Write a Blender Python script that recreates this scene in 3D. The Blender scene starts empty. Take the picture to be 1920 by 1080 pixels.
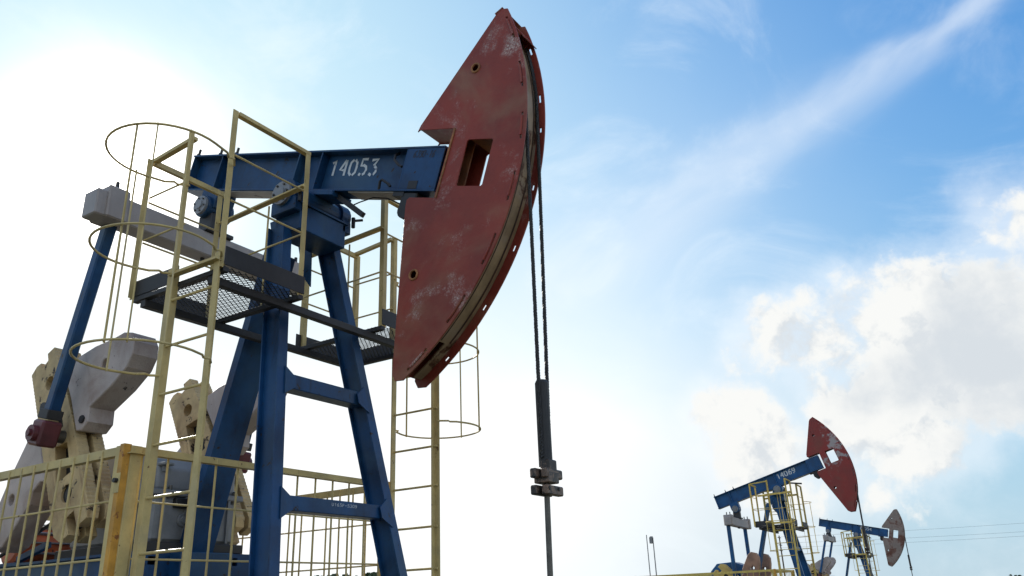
import bpy, bmesh, math, random
from mathutils import Vector, Matrix
R = math.radians
sc = bpy.context.scene
col = sc.collection

# ------------------------------------------------------------------ camera
CAM = Vector((4.9, -4.57, 1.6))
FPX, PITCH, ROLL, YAW = 1498.47, R(21.370), R(-2.3675), R(31.6206)
_f = Vector((-math.sin(YAW), math.cos(YAW), 0)); _r = Vector((math.cos(YAW), math.sin(YAW), 0)); _u = Vector((0, 0, 1))
FWD = _f*math.cos(PITCH) + _u*math.sin(PITCH)
_U = -_f*math.sin(PITCH) + _u*math.cos(PITCH)
RGT = _r*math.cos(ROLL) + _U*math.sin(ROLL)
UP = -_r*math.sin(ROLL) + _U*math.cos(ROLL)
cd = bpy.data.cameras.new('camera'); cam = bpy.data.objects.new('camera', cd); col.objects.link(cam)
cam.matrix_world = Matrix(((RGT.x, UP.x, -FWD.x, CAM.x), (RGT.y, UP.y, -FWD.y, CAM.y), (RGT.z, UP.z, -FWD.z, CAM.z), (0, 0, 0, 1)))
cd.sensor_width = 36; cd.lens = FPX/1920*36; cd.clip_start = 0.05; cd.clip_end = 9000
sc.camera = cam
def direction(px, py):          # a pixel of the photograph as a direction in the place
    return (RGT*((px-960)/FPX) - UP*((py-540)/FPX) + FWD).normalized()

# ------------------------------------------------------------------ light, sky, exposure
SUN = direction(205, 322)
EL = math.asin(SUN.z); AZ = math.atan2(SUN.y, SUN.x)
sc.view_settings.view_transform = 'Standard'; sc.view_settings.look = 'None'
sc.view_settings.exposure = 0.85; sc.view_settings.gamma = 1.0
sl = bpy.data.lights.new('sun', 'SUN'); sl.energy = 3.2; sl.angle = R(0.6); sl.color = (1.0, .95, .86)
so = bpy.data.objects.new('sun', sl); col.objects.link(so)
so.rotation_euler = SUN.to_track_quat('Z', 'Y').to_euler(); so.location = (-20, 12, 30)

w = bpy.data.worlds.new('World'); sc.world = w; w.use_nodes = True
nt = w.node_tree; nt.nodes.clear()
class NG:
    """tiny helper for building node graphs"""
    def __init__(s, tree): s.t = tree; s.n = tree.nodes; s.l = tree.links
    def add(s, typ, **kw):
        n = s.n.new(typ)
        for k, v in kw.items(): setattr(n, k, v)
        return n
    def put(s, sock, v):
        if hasattr(v, 'is_output') or isinstance(v, bpy.types.NodeSocket): s.l.new(v, sock)
        elif v is not None: sock.default_value = v
    def math(s, op, a, b=None, c=None, clamp=False):
        n = s.add('ShaderNodeMath', operation=op); n.use_clamp = clamp
        for i, v in enumerate((a, b, c)): s.put(n.inputs[i], v) if v is not None else None
        return n.outputs[0]
    def vec(s, op, a, b=None):
        n = s.add('ShaderNodeVectorMath', operation=op); s.put(n.inputs[0], a)
        if b is not None:
            if op == 'SCALE': s.put(n.inputs['Scale'], b)
            else: s.put(n.inputs[1], b)
        return n.outputs['Value'] if op in ('DOT_PRODUCT', 'LENGTH', 'DISTANCE') else n.outputs['Vector']
    def noise(s, vec, scale, detail=4, rough=.55, dist=0.0):
        n = s.add('ShaderNodeTexNoise'); s.put(n.inputs['Vector'], vec)
        n.inputs['Scale'].default_value = scale; n.inputs['Detail'].default_value = detail
        n.inputs['Roughness'].default_value = rough; n.inputs['Distortion'].default_value = dist
        return n.outputs['Fac']
    def smooth(s, v, lo, hi, a=0.0, b=1.0):
        n = s.add('ShaderNodeMapRange', interpolation_type='SMOOTHSTEP'); s.put(n.inputs[0], v)
        for i, q in enumerate((lo, hi, a, b)): s.put(n.inputs[1+i], q)
        return n.outputs[0]
    def mix(s, f, a, b, kind='MIX'):
        n = s.add('ShaderNodeMix', data_type='RGBA', blend_type=kind); s.put(n.inputs['Factor'], f)
        s.put(n.inputs['A'], a); s.put(n.inputs['B'], b); return n.outputs['Result']
g = NG(nt)
tc = g.add('ShaderNodeTexCoord'); D = tc.outputs['Generated']
D = g.vec('NORMALIZE', D)
sky = g.add('ShaderNodeTexSky', sky_type='NISHITA'); sky.sun_disc = False
sky.sun_elevation = EL; sky.sun_rotation = math.pi/2 - AZ
sky.air_density = 1.0; sky.dust_density = 0.35; sky.ozone_density = 2.0; sky.altitude = 0
base = g.vec('SCALE', sky.outputs[0], 0.10)
base = g.vec('MULTIPLY', base, (.36, 1.06, 2.1))
# bright parts of the hazy sky level off instead of growing without bound
MX = (.37, .50, .555)
ex = g.vec('DIVIDE', base, tuple(-m for m in MX)); sx = g.add('ShaderNodeSeparateXYZ'); g.put(sx.inputs[0], ex)
cb = g.add('ShaderNodeCombineXYZ')
for i in range(3): g.put(cb.inputs[i], g.math('MULTIPLY', g.math('SUBTRACT', 1.0, g.math('EXPONENT', sx.outputs[i])), MX[i]))
base = cb.outputs[0]
sep = g.add('ShaderNodeSeparateXYZ'); g.put(sep.inputs[0], D); Zc = sep.outputs[2]
cs = g.vec('DOT_PRODUCT', D, tuple(SUN))
ang = g.math('ARCCOSINE', g.math('MINIMUM', cs, .99999))           # angle from the sun
# thin bright veil round the sun and over the lower sky (high haze), with soft wisps
wn = g.noise(D, 2.6, 5, .6, .4)
veil = g.math('EXPONENT', g.math('MULTIPLY', g.math('POWER', g.math('DIVIDE', ang, R(7.0)), 2.2), -1.0))
low = g.math('EXPONENT', g.math('DIVIDE', g.math('POWER', g.math('MAXIMUM', Zc, 0.0), 1.5), -0.165))
away = g.smooth(ang, R(20), R(66), 2.0, .80)
hz = g.math('MULTIPLY', g.math('MULTIPLY', low, away), g.math('ADD', .72, g.math('MULTIPLY', wn, .55)))
veilf = g.math('ADD', veil, hz, clamp=True)
broad = g.math('MULTIPLY', g.math('EXPONENT', g.math('MULTIPLY', g.math('POWER', g.math('DIVIDE', ang, R(33)), 2.4), -1.0)), .80)
base = g.mix(broad, base, (.385, .515, .55, 1))
skyc = g.mix(veilf, base, g.mix(g.smooth(ang, R(31), R(60)), (.62, .63, .63, 1), (.31, .385, .435, 1)))
wisp = g.math('MULTIPLY', g.smooth(g.noise(g.vec('MULTIPLY', D, (1, 1, 1.6)), 3.4, 7, .62, 1.1), .45, .80), .45)
skyc = g.mix(wisp, skyc, (.56, .60, .62, 1))
glow = g.math('EXPONENT', g.math('MULTIPLY', g.math('POWER', g.math('DIVIDE', ang, R(3.2)), 1.5), -1.0))
skyc = g.mix(1.0, skyc, g.vec('SCALE', (2.6, 2.45, 2.2), glow), 'ADD')
# cirrus streak along a great circle
A, B = direction(1240, 400), direction(1900, -20)
n_ = A.cross(B).normalized(); mid = direction(1600, 190)
off = g.vec('DOT_PRODUCT', D, tuple(n_))
sn = g.noise(g.vec('ADD', g.vec('SCALE', D, 3.0), g.vec('SCALE', tuple(n_), g.math('MULTIPLY', off, 5.0))), 2.0, 5, .48, .4)
off2 = g.math('ADD', off, g.math('MULTIPLY', g.math('SUBTRACT', sn, .5), .055))
wid = g.smooth(g.vec('DISTANCE', D, tuple(B)), .0, .55, .013, .060)
streak = g.math('EXPONENT', g.math('MULTIPLY', g.math('POWER', g.math('ABSOLUTE', g.math('DIVIDE', off2, wid)), 2.0), -1.0))
along = g.smooth(g.vec('DISTANCE', D, tuple(mid)), .30, .80, 1.0, .0)
streak = g.math('MULTIPLY', g.math('MULTIPLY', streak, along), g.smooth(sn, .25, .70, .25, .48))
skyc = g.mix(streak, skyc, (.50, .54, .585, 1))
# cumulus: lumps at directions, broken up by noise; heavier unseen cloud added elsewhere as fill light
def warped(v, scale, amt, det, rough):
    n = g.add('ShaderNodeTexNoise'); g.put(n.inputs['Vector'], v); n.inputs['Scale'].default_value = scale; n.inputs['Detail'].default_value = det; n.inputs['Roughness'].default_value = rough
    return g.vec('ADD', v, g.vec('SCALE', g.vec('SUBTRACT', n.outputs['Color'], (.5, .5, .5)), amt))
WD = warped(D, 6, .16, 7, .60)
def lumps(L, k):
    field = None
    for x, y, r in L:
        c = direction(x, y)
        f = g.math('DIVIDE', g.math('SUBTRACT', r/FPX, g.vec('DISTANCE', WD, tuple(c))), 95/FPX)
        field = f if field is None else g.math('SMOOTH_MAX', field, f, k)
    return field
field = lumps([(1480, 625, 85), (1560, 620, 100), (1650, 610, 110), (1750, 610, 105), (1860, 590, 115), (1960, 620, 140), (1700, 700, 130), (1820, 690, 120),
         (1680, 800, 110), (1770, 830, 80), (1375, 780, 70), (1440, 840, 85), (1480, 900, 80), (1580, 740, 80), (1835, 385, 34), (1890, 420, 44), (1960, 430, 60), (2150, 620, 170)], .34)
fill_cloud = g.math('SUBTRACT', g.math('MULTIPLY', g.noise(g.vec('MULTIPLY', WD, (1, 1, 2.2)), 3.1, 3, .5), 2.2), g.math('ADD', 1.02, g.math('MULTIPLY', Zc, .25)))  # cloud cover added for neutral fill light, masked out of the frame below
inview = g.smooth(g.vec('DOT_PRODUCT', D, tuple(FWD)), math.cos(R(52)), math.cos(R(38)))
field = g.math('MAXIMUM', field, g.math('SUBTRACT', fill_cloud, g.math('MULTIPLY', inview, 1.6)))
fn = g.noise(warped(D, 14, .05, 4, .6), 13, 9, .60)
fieldn = g.math('ADD', g.math('MULTIPLY', field, .8), g.math('MULTIPLY', g.math('SUBTRACT', fn, .50), 1.9))
dens = g.smooth(fieldn, -.02, .36)
soft = g.math('MULTIPLY', g.smooth(field, -.55, .35), .45)             # thin mist round the heaps
grey = lumps([(1850, 655, 140), (1740, 700, 90), (1960, 700, 150), (1600, 715, 60), (1790, 850, 60), (2150, 690, 180)], .3)
lit = g.noise(warped(D, 11, .05, 3, .5), 10, 6, .6)
thick = g.smooth(g.math('ADD', grey, g.math('MULTIPLY', g.math('SUBTRACT', .5, lit), 2.6)), -.15, 1.1, 0, .85)
fs = g.noise(warped(g.vec('ADD', D, tuple(SUN*.022+Vector((0, 0, .012)))), 14, .05, 4, .6), 13, 9, .60)    # the same heaps a little nearer the sun
rel = g.smooth(g.math('SUBTRACT', fs, fn), -.03, .16, 0, .75)
cc = g.mix(g.math('MAXIMUM', thick, rel), (.535, .535, .52, 1), (.36, .39, .42, 1))
cc = g.vec('SCALE', cc, g.smooth(ang, R(65), R(125), 1.0, 2.2))        # unseen clouds away from the sun brightened to fill the camera-facing sides
skyc = g.mix(soft, skyc, (.56, .58, .60, 1))
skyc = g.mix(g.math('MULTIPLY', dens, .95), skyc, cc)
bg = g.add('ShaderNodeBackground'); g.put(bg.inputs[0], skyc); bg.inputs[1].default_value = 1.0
out = g.add('ShaderNodeOutputWorld'); g.l.new(bg.outputs[0], out.inputs[0])

# ------------------------------------------------------------------ materials
def paint(name, base, var=.25, wear=(.3, .25, .2), wear_at=.70, rough=.5, scale=3.0, wear_scale=9.0, streak=0.0, streak_col=(.16, .08, .03), bump=.15, metallic=0.0, fine=60.0, wear_soft=.06, fade=None, crackle=0.0, spec=.5, bd=.006):
    m = bpy.data.materials.new(name); m.use_nodes = True
    k = NG(m.node_tree); bs = k.n['Principled BSDF']
    t = k.add('ShaderNodeTexCoord'); P = t.outputs['Object']
    oi = k.add('ShaderNodeObjectInfo')
    P = k.vec('ADD', P, k.vec('SCALE', (7.1, 3.3, 5.7), oi.outputs['Random']))
    n1 = k.noise(P, scale, 5, .6); n2 = k.noise(P, fine, 3, .6)
    lo = tuple(c*(1-var) for c in base)+(1,); hi = tuple(min(1, c*(1+var)) for c in base)+(1,)
    c = k.mix(k.smooth(n1, .3, .7), lo, hi)
    c = k.mix(k.math('MULTIPLY', k.smooth(n2, .55, .75), .22), c, tuple(x*.55 for x in base)+(1,))
    if streak > 0:
        ps = k.vec('MULTIPLY', P, (9, 9, .9))
        st = k.smooth(k.noise(ps, 1.3, 5, .65), .56, .74)
        c = k.mix(k.math('MULTIPLY', st, streak), c, streak_col+(1,))
    if fade:
        c = k.mix(k.math('MULTIPLY', k.smooth(k.noise(P, fade[1], 4, .6, .4), .46, .72), fade[2]), c, fade[0]+(1,))
    wn = k.noise(P, wear_scale, 8, .68, .3)
    wm = k.smooth(wn, wear_at, wear_at+wear_soft)
    wc = wear+(1,)
    if crackle:
        vo = k.add('ShaderNodeTexVoronoi', feature='DISTANCE_TO_EDGE'); k.put(vo.inputs['Vector'], P); vo.inputs['Scale'].default_value = 42
        wc = k.mix(k.math('MULTIPLY', k.smooth(vo.outputs['Distance'], .02, .12, 1, 0), crackle), wc, tuple(x*.55 for x in base)+(1,))
        fl = k.smooth(k.noise(P, 75, 3, .6), .38, .60); wm = k.math('MULTIPLY', wm, k.math('ADD', .35, k.math('MULTIPLY', fl, .65)))
    c = k.mix(wm, c, wc)
    k.put(bs.inputs['Base Color'], c)
    k.put(bs.inputs['Roughness'], k.math('ADD', rough, k.math('MULTIPLY', k.math('SUBTRACT', n1, .5), .35)))
    bs.inputs['Metallic'].default_value = metallic; bs.inputs['Specular IOR Level'].default_value = spec
    b = k.add('ShaderNodeBump'); b.inputs['Strength'].default_value = bump; b.inputs['Distance'].default_value = bd
    k.put(b.inputs['Height'], k.math('ADD', k.math('MULTIPLY', n2, .5), k.math('ADD', n1, k.math('MULTIPLY', wm, -.6))))
    k.put(bs.inputs['Normal'], b.outputs[0])
    return m
RUST = (.14, .055, .02)
M = {}
M['blue'] = paint('blue_paint', (.0055, .044, .125), .40, (.020, .015, .013), .63, .42, 2.2, 11.0, .65, (.005, .011, .024), .25, fade=((.034, .090, .155), 1.3, .65), spec=.30, wear_soft=.025)
M['cream'] = paint('cream_paint', (.53, .415, .18), .16, (.15, .075, .035), .65, .5, 5, 14, .40, (.30, .16, .055), .25, fade=((.44, .37, .22), 2.0, .5), wear_soft=.03, spec=.2)
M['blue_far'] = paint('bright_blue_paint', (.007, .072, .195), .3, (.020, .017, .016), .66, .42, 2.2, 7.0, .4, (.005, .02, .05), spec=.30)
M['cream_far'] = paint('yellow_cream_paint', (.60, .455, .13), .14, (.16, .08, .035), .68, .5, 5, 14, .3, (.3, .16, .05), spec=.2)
M['ochre'] = paint('rusty_yellow_paint', (.52, .26, .035), .25, (.22, .08, .02), .60, .6, 6, 9, .5, (.30, .10, .02))
M['dark'] = paint('dark_grey_steel', (.026, .026, .028), .3, (.09, .075, .06), .70, .62, 4, 8, .2, (.08, .06, .045))
M['head_red'] = paint('faded_red_paint', (.245, .040, .026), .20, (.56, .45, .40), .535, .5, 1.6, 2.7, .20, (.15, .06, .025), .35, 0, 45, .20, ((.29, .165, .095), 1.3, .62), .75, .3)
M['red_patchy'] = paint('patchy_red_paint', (.235, .018, .012), .15, (.36, .31, .30), .565, .5, 2, 1.8, .2, (.1, .03, .02), .2, 0, 45, .07, ((.16, .05, .03), 2.5, .5))
M['white_rusty'] = paint('rusty_white_paint', (.26, .20, .17), .2, (.13, .045, .024), .47, .55, 2, 2.0, .4, (.2, .08, .045), .2, 0, 45, .16)
M['track'] = paint('rusty_track_steel', (.30, .20, .11), .35, (.10, .04, .017), .57, .6, 3, 4, .40, (.09, .04, .018), .3, fade=((.34, .27, .22), 2.2, .6))
M['rust'] = paint('rust_brown', (.20, .075, .03), .4, (.08, .03, .012), .58, .8, 5, 9, 0)
M['rust_dark'] = paint('dark_rust', (.055, .024, .011), .5, (.16, .09, .045), .58, .7, 6, 9)
M['rim'] = paint('orange_rust', (.30, .13, .05), .4, (.12, .05, .02), .6, .8, 9, 14)
M['pale'] = paint('pale_grey_paint', (.33, .295, .28), .14, (.16, .11, .08), .69, .5, 3, 11, .25, (.22, .14, .10))
M['weight'] = paint('pale_lilac_grey_paint', (.42, .36, .335), .12, (.045, .036, .032), .64, .6, 2.5, 8, .30, (.17, .11, .08), .7, fade=((.24, .17, .14), 1.9, .8), bd=.012, wear_soft=.025)
M['weight_rusty'] = paint('rusty_counterweight_paint', (.30, .17, .115), .35, (.36, .32, .30), .60, .6, 2.5, 4, .3, (.16, .06, .03))
M['crank'] = paint('cream_cast_iron', (.50, .37, .185), .22, (.055, .035, .02), .60, .7, 4, 9, .55, (.20, .10, .04), .8, fade=((.26, .15, .07), 2.6, .7), bd=.012, wear_soft=.03)
M['crank_yellow'] = paint('yellow_cast_iron', (.55, .40, .12), .2, (.10, .06, .03), .66, .6, 4, 8, .3, (.25, .12, .04))
M['grey'] = paint('grey_machine_paint', (.20, .21, .225), .18, (.07, .065, .06), .66, .42, 3, 8, .3, (.10, .09, .08))
M['black'] = paint('black_grease', (.012, .012, .014), .4, (.04, .035, .03), .7, .55, 8, 14)
M['rope'] = paint('dark_wire_rope', (.02, .019, .019), .4, (.05, .045, .04), .66, .6, 30, 40)
M['maroon'] = paint('maroon_cast_paint', (.10, .022, .028), .3, (.03, .012, .012), .64, .45, 6, 10)
M['orange'] = paint('orange_motor_paint', (.42, .10, .035), .25, (.08, .03, .02), .62, .5, 5, 8)
M['steel'] = paint('bare_rod_steel', (.10, .095, .085), .3, (.06, .04, .025), .66, .4, 8, 14, 0, metallic=.5)
M['beige_underside'] = paint('stained_pale_paint', (.36, .33, .29), .25, (.12, .08, .06), .62, .6, 3, 5)
M['clamp'] = paint('greasy_pale_clamp', (.15, .095, .065), .4, (.018, .014, .012), .49, .5, 9, 7)
M['concrete'] = paint('concrete', (.30, .29, .27), .2, (.16, .15, .13), .62, .85, 1.2, 5)
M['galv'] = paint('galvanised_pole', (.22, .22, .22), .2, (.1, .08, .06), .7, .5, 4, 9)
M['wood'] = paint('weathered_pole_wood', (.11, .08, .055), .3, (.05, .04, .03), .62, .8, 4, 9)
M['wire'] = paint('power_wire', (.06, .065, .07), .2)
def stencil(name, c, cover, sc_=26):
    m = bpy.data.materials.new(name); m.use_nodes = True; k = NG(m.node_tree); bs = k.n['Principled BSDF']
    P = k.add('ShaderNodeTexCoord').outputs['Object']
    n = k.noise(P, sc_, 7, .7); n2 = k.noise(P, 5, 2, .5)
    f = k.smooth(k.math('ADD', n, k.math('MULTIPLY', k.math('SUBTRACT', n2, .5), .6)), cover, cover+.16)
    k.put(bs.inputs['Base Color'], k.mix(f, c+(1,), (.008, .038, .125, 1))); bs.inputs['Roughness'].default_value = .5
    return m
M['stencil'] = stencil('worn_white_stencil', (.56, .60, .63), .56)
M['marker'] = stencil('dark_marker', (.006, .010, .028), .66)
def ground_mat():
    m = bpy.data.materials.new('dry_grass_ground'); m.use_nodes = True; k = NG(m.node_tree); bs = k.n['Principled BSDF']
    P = k.add('ShaderNodeTexCoord').outputs['Object']
    c = k.mix(k.smooth(k.noise(P, .25, 6, .6), .4, .62), (.055, .062, .024, 1), (.105, .085, .055, 1))
    c = k.mix(k.math('MULTIPLY', k.noise(P, 9, 5, .7), .6), c, (.03, .036, .013, 1))
    k.put(bs.inputs['Base Color'], c); bs.inputs['Roughness'].default_value = .95; return m
M['ground'] = ground_mat()
def leaf_mat():
    m = bpy.data.materials.new('far_foliage'); m.use_nodes = True; k = NG(m.node_tree); bs = k.n['Principled BSDF']
    P = k.add('ShaderNodeTexCoord').outputs['Object']
    k.put(bs.inputs['Base Color'], k.mix(k.noise(P, .3, 4), (.035, .06, .03, 1), (.085, .12, .06, 1))); bs.inputs['Roughness'].default_value = .8; return m
M['leaf'] = leaf_mat()

# ------------------------------------------------------------------ mesh helpers
CACHE = {}
FAR = False                                  # the farther pumpjacks use a brighter blue and a yellower cream
def mesh_of(bm, name, mat, smooth=False):
    me = bpy.data.meshes.new(name); bmesh.ops.recalc_face_normals(bm, faces=bm.faces); bm.to_mesh(me); bm.free()
    me.materials.append(M[mat])
    if smooth:
        for p in me.polygons: p.use_smooth = True
    return me
def put(name, me, parent=None, loc=None, rot=None, label=None):
    o = bpy.data.objects.new(name, me); col.objects.link(o)
    if parent is not None: o.parent = parent
    if loc is not None: o.location = loc
    if rot is not None: o.rotation_euler = rot
    if label: o['label'] = label
    return o
def part(name, key, mat, build, parent, loc=None, rot=None, smooth=False, label=None):
    """build(bm) fills the shape once for each (key, material); alike pieces share the mesh"""
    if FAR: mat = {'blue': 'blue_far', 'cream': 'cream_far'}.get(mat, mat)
    kk = (key, mat)
    if kk not in CACHE:
        bm = bmesh.new(); build(bm); CACHE[kk] = mesh_of(bm, name, mat, smooth)
    return put(name, CACHE[kk], parent, loc, rot, label)
def group(name, parent, loc=None, rot=None): return put(name, None, parent, loc, rot)
def thing(name, label, cat, loc=(0, 0, 0), rotz=0, grp=None):
    o = put(name, None, None, loc, (0, 0, rotz)); o['label'] = label; o['category'] = cat
    if grp: o['group'] = grp
    return o
def bx(bm, lo, hi, bev=0.0):
    r = bmesh.ops.create_cube(bm, size=1.0); c = [(a+b)/2 for a, b in zip(lo, hi)]; s = [b-a for a, b in zip(lo, hi)]
    for v in r['verts']: v.co = Vector((c[0]+v.co.x*s[0], c[1]+v.co.y*s[1], c[2]+v.co.z*s[2]))
    if bev > 0:
        es = list({e for v in r['verts'] for e in v.link_edges})
        bmesh.ops.bevel(bm, geom=es, offset=bev, segments=1, affect='EDGES', profile=.5)
def frame(p, q, ref=(0, 1, 0)):
    d = (Vector(q)-Vector(p)).normalized(); s = Vector(ref)-d*d.dot(Vector(ref))
    if s.length < 1e-4: s = Vector((1, 0, 0))-d*d.x
    s.normalize(); return d, s, d.cross(s)
def bar(bm, p, q, a, b, ref=(0, 1, 0), bev=0.0, shift=(0, 0)):
    """rectangular bar: a wide along ref, b across it"""
    d, s, t = frame(p, q, ref); vs = []
    for e in (Vector(p), Vector(q)):
        for i, j in ((-1, -1), (1, -1), (1, 1), (-1, 1)):
            vs.append(bm.verts.new(e+s*(i*a/2+shift[0])+t*(j*b/2+shift[1])))
    fs = [(0, 1, 2, 3), (7, 6, 5, 4)]+[(i, (i+1) % 4+0, (i+1) % 4+4, i+4) for i in range(4)]
    new = [bm.faces.new([vs[i] for i in f]) for f in fs]
    if bev > 0:
        bmesh.ops.bevel(bm, geom=list({e for f in new for e in f.edges}), offset=bev, segments=1, affect='EDGES', profile=.5)
def angle_bar(bm, p, q, leg, t, ref=(0, 1, 0), sx=1, sy=1):
    """L-section bar"""
    d, s, u = frame(p, q, ref)
    prof = [(0, 0), (leg, 0), (leg, t), (t, t), (t, leg), (0, leg)]
    ring = [[bm.verts.new(Vector(e)+s*(sx*x)+u*(sy*y)) for x, y in prof] for e in (p, q)]
    for i in range(6): bm.faces.new((ring[0][i], ring[0][(i+1) % 6], ring[1][(i+1) % 6], ring[1][i]))
    bm.faces.new(ring[0]); bm.faces.new(ring[1])
def i_beam(bm, p, q, wid, hei, tf, tw, ref=(0, 1, 0)):
    d, s, u = frame(p, q, ref)
    for sg in (-1, 1): bar(bm, Vector(p)+u*sg*(hei-tf)/2, Vector(q)+u*sg*(hei-tf)/2, wid, tf, ref)
    bar(bm, p, q, tw, hei-2*tf-.001, ref)
def tube(bm, pts, r, n=8, closed=False, radii=None):
    pts = [Vector(p) for p in pts]; rings = []; N = len(pts); prev = None
    for i, p in enumerate(pts):
        a = pts[(i-1) % N] if (i > 0 or closed) else p; b = pts[(i+1) % N] if (i < N-1 or closed) else p
        d = (b-a).normalized()
        if prev is None:
            s = d.orthogonal().normalized()
        else:
            s = prev-d*d.dot(prev)
            s = s.normalized() if s.length > 1e-6 else d.orthogonal().normalized()
        prev = s; t = d.cross(s); rr = radii[i] if radii else r
        rings.append([bm.verts.new(p+(s*math.cos(2*math.pi*k/n)+t*math.sin(2*math.pi*k/n))*rr) for k in range(n)])
    for i in range(N if closed else N-1):
        A_, B_ = rings[i], rings[(i+1) % N]
        for k in range(n): bm.faces.new((A_[k], A_[(k+1) % n], B_[(k+1) % n], B_[k]))
    if not closed: bm.faces.new(rings[0]); bm.faces.new(rings[-1])
def disc(bm, c, axis, r, t, n=20, bev=0.0):
    c = Vector(c); a = Vector(axis).normalized()*t/2
    if bev: tube(bm, [c-a, c-a, c-a+a*bev, c+a-a*bev, c+a, c+a][1:5], r, n, False, [r*(1-bev*.5), r, r, r*(1-bev*.5)])
    else: tube(bm, [c-a, c+a], r, n)
def plate(outer, holes, thick, mapf, name, mat, bevel=0.0):
    """flat plate with holes: outer and holes are 2D outlines, mapf(a, b, c) places (a, b) at depth c"""
    cu = bpy.data.curves.new('tmp', 'CURVE'); cu.dimensions = '2D'; cu.fill_mode = 'BOTH'; cu.extrude = thick/2
    if bevel: cu.bevel_depth = bevel; cu.offset = -bevel; cu.bevel_resolution = 0; cu.extrude = thick/2-bevel
    for poly in [outer]+holes:
        s = cu.splines.new('POLY'); s.points.add(len(poly)-1); s.use_cyclic_u = True
        for i, (a, b) in enumerate(poly): s.points[i].co = (a, b, 0, 1)
    o = bpy.data.objects.new('tmp', cu); col.objects.link(o)
    dg = bpy.context.evaluated_depsgraph_get()
    me = bpy.data.meshes.new_from_object(o.evaluated_get(dg)); me.name = name
    bpy.data.objects.remove(o); bpy.data.curves.remove(cu)
    for v in me.vertices: v.co = mapf(*v.co)
    bm = bmesh.new(); bm.from_mesh(me); bmesh.ops.remove_doubles(bm, verts=bm.verts, dist=1e-5); bmesh.ops.recalc_face_normals(bm, faces=bm.faces); bm.to_mesh(me); bm.free()
    me.materials.clear(); me.materials.append(M[mat])
    for f in me.polygons: f.use_smooth = False; f.material_index = 0
    return me
def plate_part(name, key, mat, outer, holes, thick, mapf, parent, bevel=0.0, label=None, loc=None, rot=None):
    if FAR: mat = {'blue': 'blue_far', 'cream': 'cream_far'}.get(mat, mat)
    kk = (key, mat)
    if kk not in CACHE: CACHE[kk] = plate(outer, holes, thick, mapf, name, mat, bevel)
    return put(name, CACHE[kk], parent, loc, rot, label)
def circ(x, y, r, n=18): return [(x+r*math.cos(2*math.pi*i/n), y+r*math.sin(2*math.pi*i/n)) for i in range(n)]
def ring_pts(cx, cy, r, a0, a1, n): return [(cx+r*math.cos(a0+(a1-a0)*i/n), cy+r*math.sin(a0+(a1-a0)*i/n)) for i in range(n+1)]

# stroke lettering: polylines in a 0.6 x 1 cell, gaps as in a stencil
GL = {'1': [[(.12, .80), (.34, 1.0), (.34, .0)]], '4': [[(.40, 1.0), (.05, .36), (.36, .36)], [(.46, 1.0), (.46, .0)]],
      '0': [[(.24, 1), (.06, .82), (.03, .5), (.06, .18), (.24, 0)], [(.36, 0), (.54, .18), (.57, .5), (.54, .82), (.36, 1)]],
      '5': [[(.55, 1.0), (.12, 1.0), (.10, .58), (.30, .62), (.50, .52), (.56, .32), (.48, .10), (.34, .02)], [(.20, .0), (.04, .08)]],
      '3': [[(.08, .95), (.55, 1.0), (.30, .60)], [(.36, .58), (.54, .44), (.55, .22), (.40, .03)], [(.26, .0), (.05, .10)]],
      '6': [[(.50, .98), (.22, .80), (.06, .45), (.10, .12), (.26, .0)], [(.36, .0), (.54, .12), (.54, .40), (.36, .52), (.16, .44)]],
      '9': [[(.10, .02), (.38, .20), (.54, .55), (.50, .88), (.34, 1.0)], [(.24, 1.0), (.06, .88), (.06, .60), (.24, .48), (.44, .56)]],
      '-': [[(.10, .48), (.48, .48)]], 'U': [[(.06, 1), (.06, .2), (.2, .02), (.4, .02), (.54, .2), (.54, 1)]], 'P': [[(.08, 0), (.08, 1), (.46, .98), (.55, .76), (.46, .52), (.16, .48)]]}
def strokes(bm, text, x0, x1, y0, h, th, mapf, jitter=0.0, slant=0.0, seed=1):
    rng = random.Random(seed); n = len(text); adv = (x1-x0)/n
    for i, ch in enumerate(text):
        dx, dy = rng.uniform(-jitter, jitter)*h, rng.uniform(-jitter, jitter)*h
        for pl in GL[ch]:
            P = [Vector((x0+i*adv+dx+(a*adv*1.28)+slant*b*h, y0+dy+b*h)) for a, b in pl]
            L, Rr = [], []
            for k, p in enumerate(P):
                a = P[max(k-1, 0)]; b = P[min(k+1, len(P)-1)]; d = (b-a)
                if d.length == 0: continue
                d.normalize(); nn = Vector((-d.y, d.x))*th/2; L.append(p+nn); Rr.append(p-nn)
            va = [bm.verts.new(mapf(*q)) for q in L]; vb = [bm.verts.new(mapf(*q)) for q in Rr]
            for k in range(len(va)-1): bm.faces.new((va[k], va[k+1], vb[k+1], vb[k]))

# ------------------------------------------------------------------ the setting: ground, pads
def gz(y): return -0.0225*min(max(y, 0), 60)
bm = bmesh.new()
ys = [-4000, -60, -10, 0, 10, 20, 30, 40, 50, 60, 120, 400, 5000]; xs = [-5000, -600, -60, -20, 0, 20, 60, 600, 5000]
vg = [[bm.verts.new((x, y, gz(y))) for x in xs] for y in ys]
for i in range(len(ys)-1):
    for j in range(len(xs)-1): bm.faces.new((vg[i][j], vg[i][j+1], vg[i+1][j+1], vg[i+1][j]))
gr = put('ground', mesh_of(bm, 'ground', 'ground')); gr['kind'] = 'structure'

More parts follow.
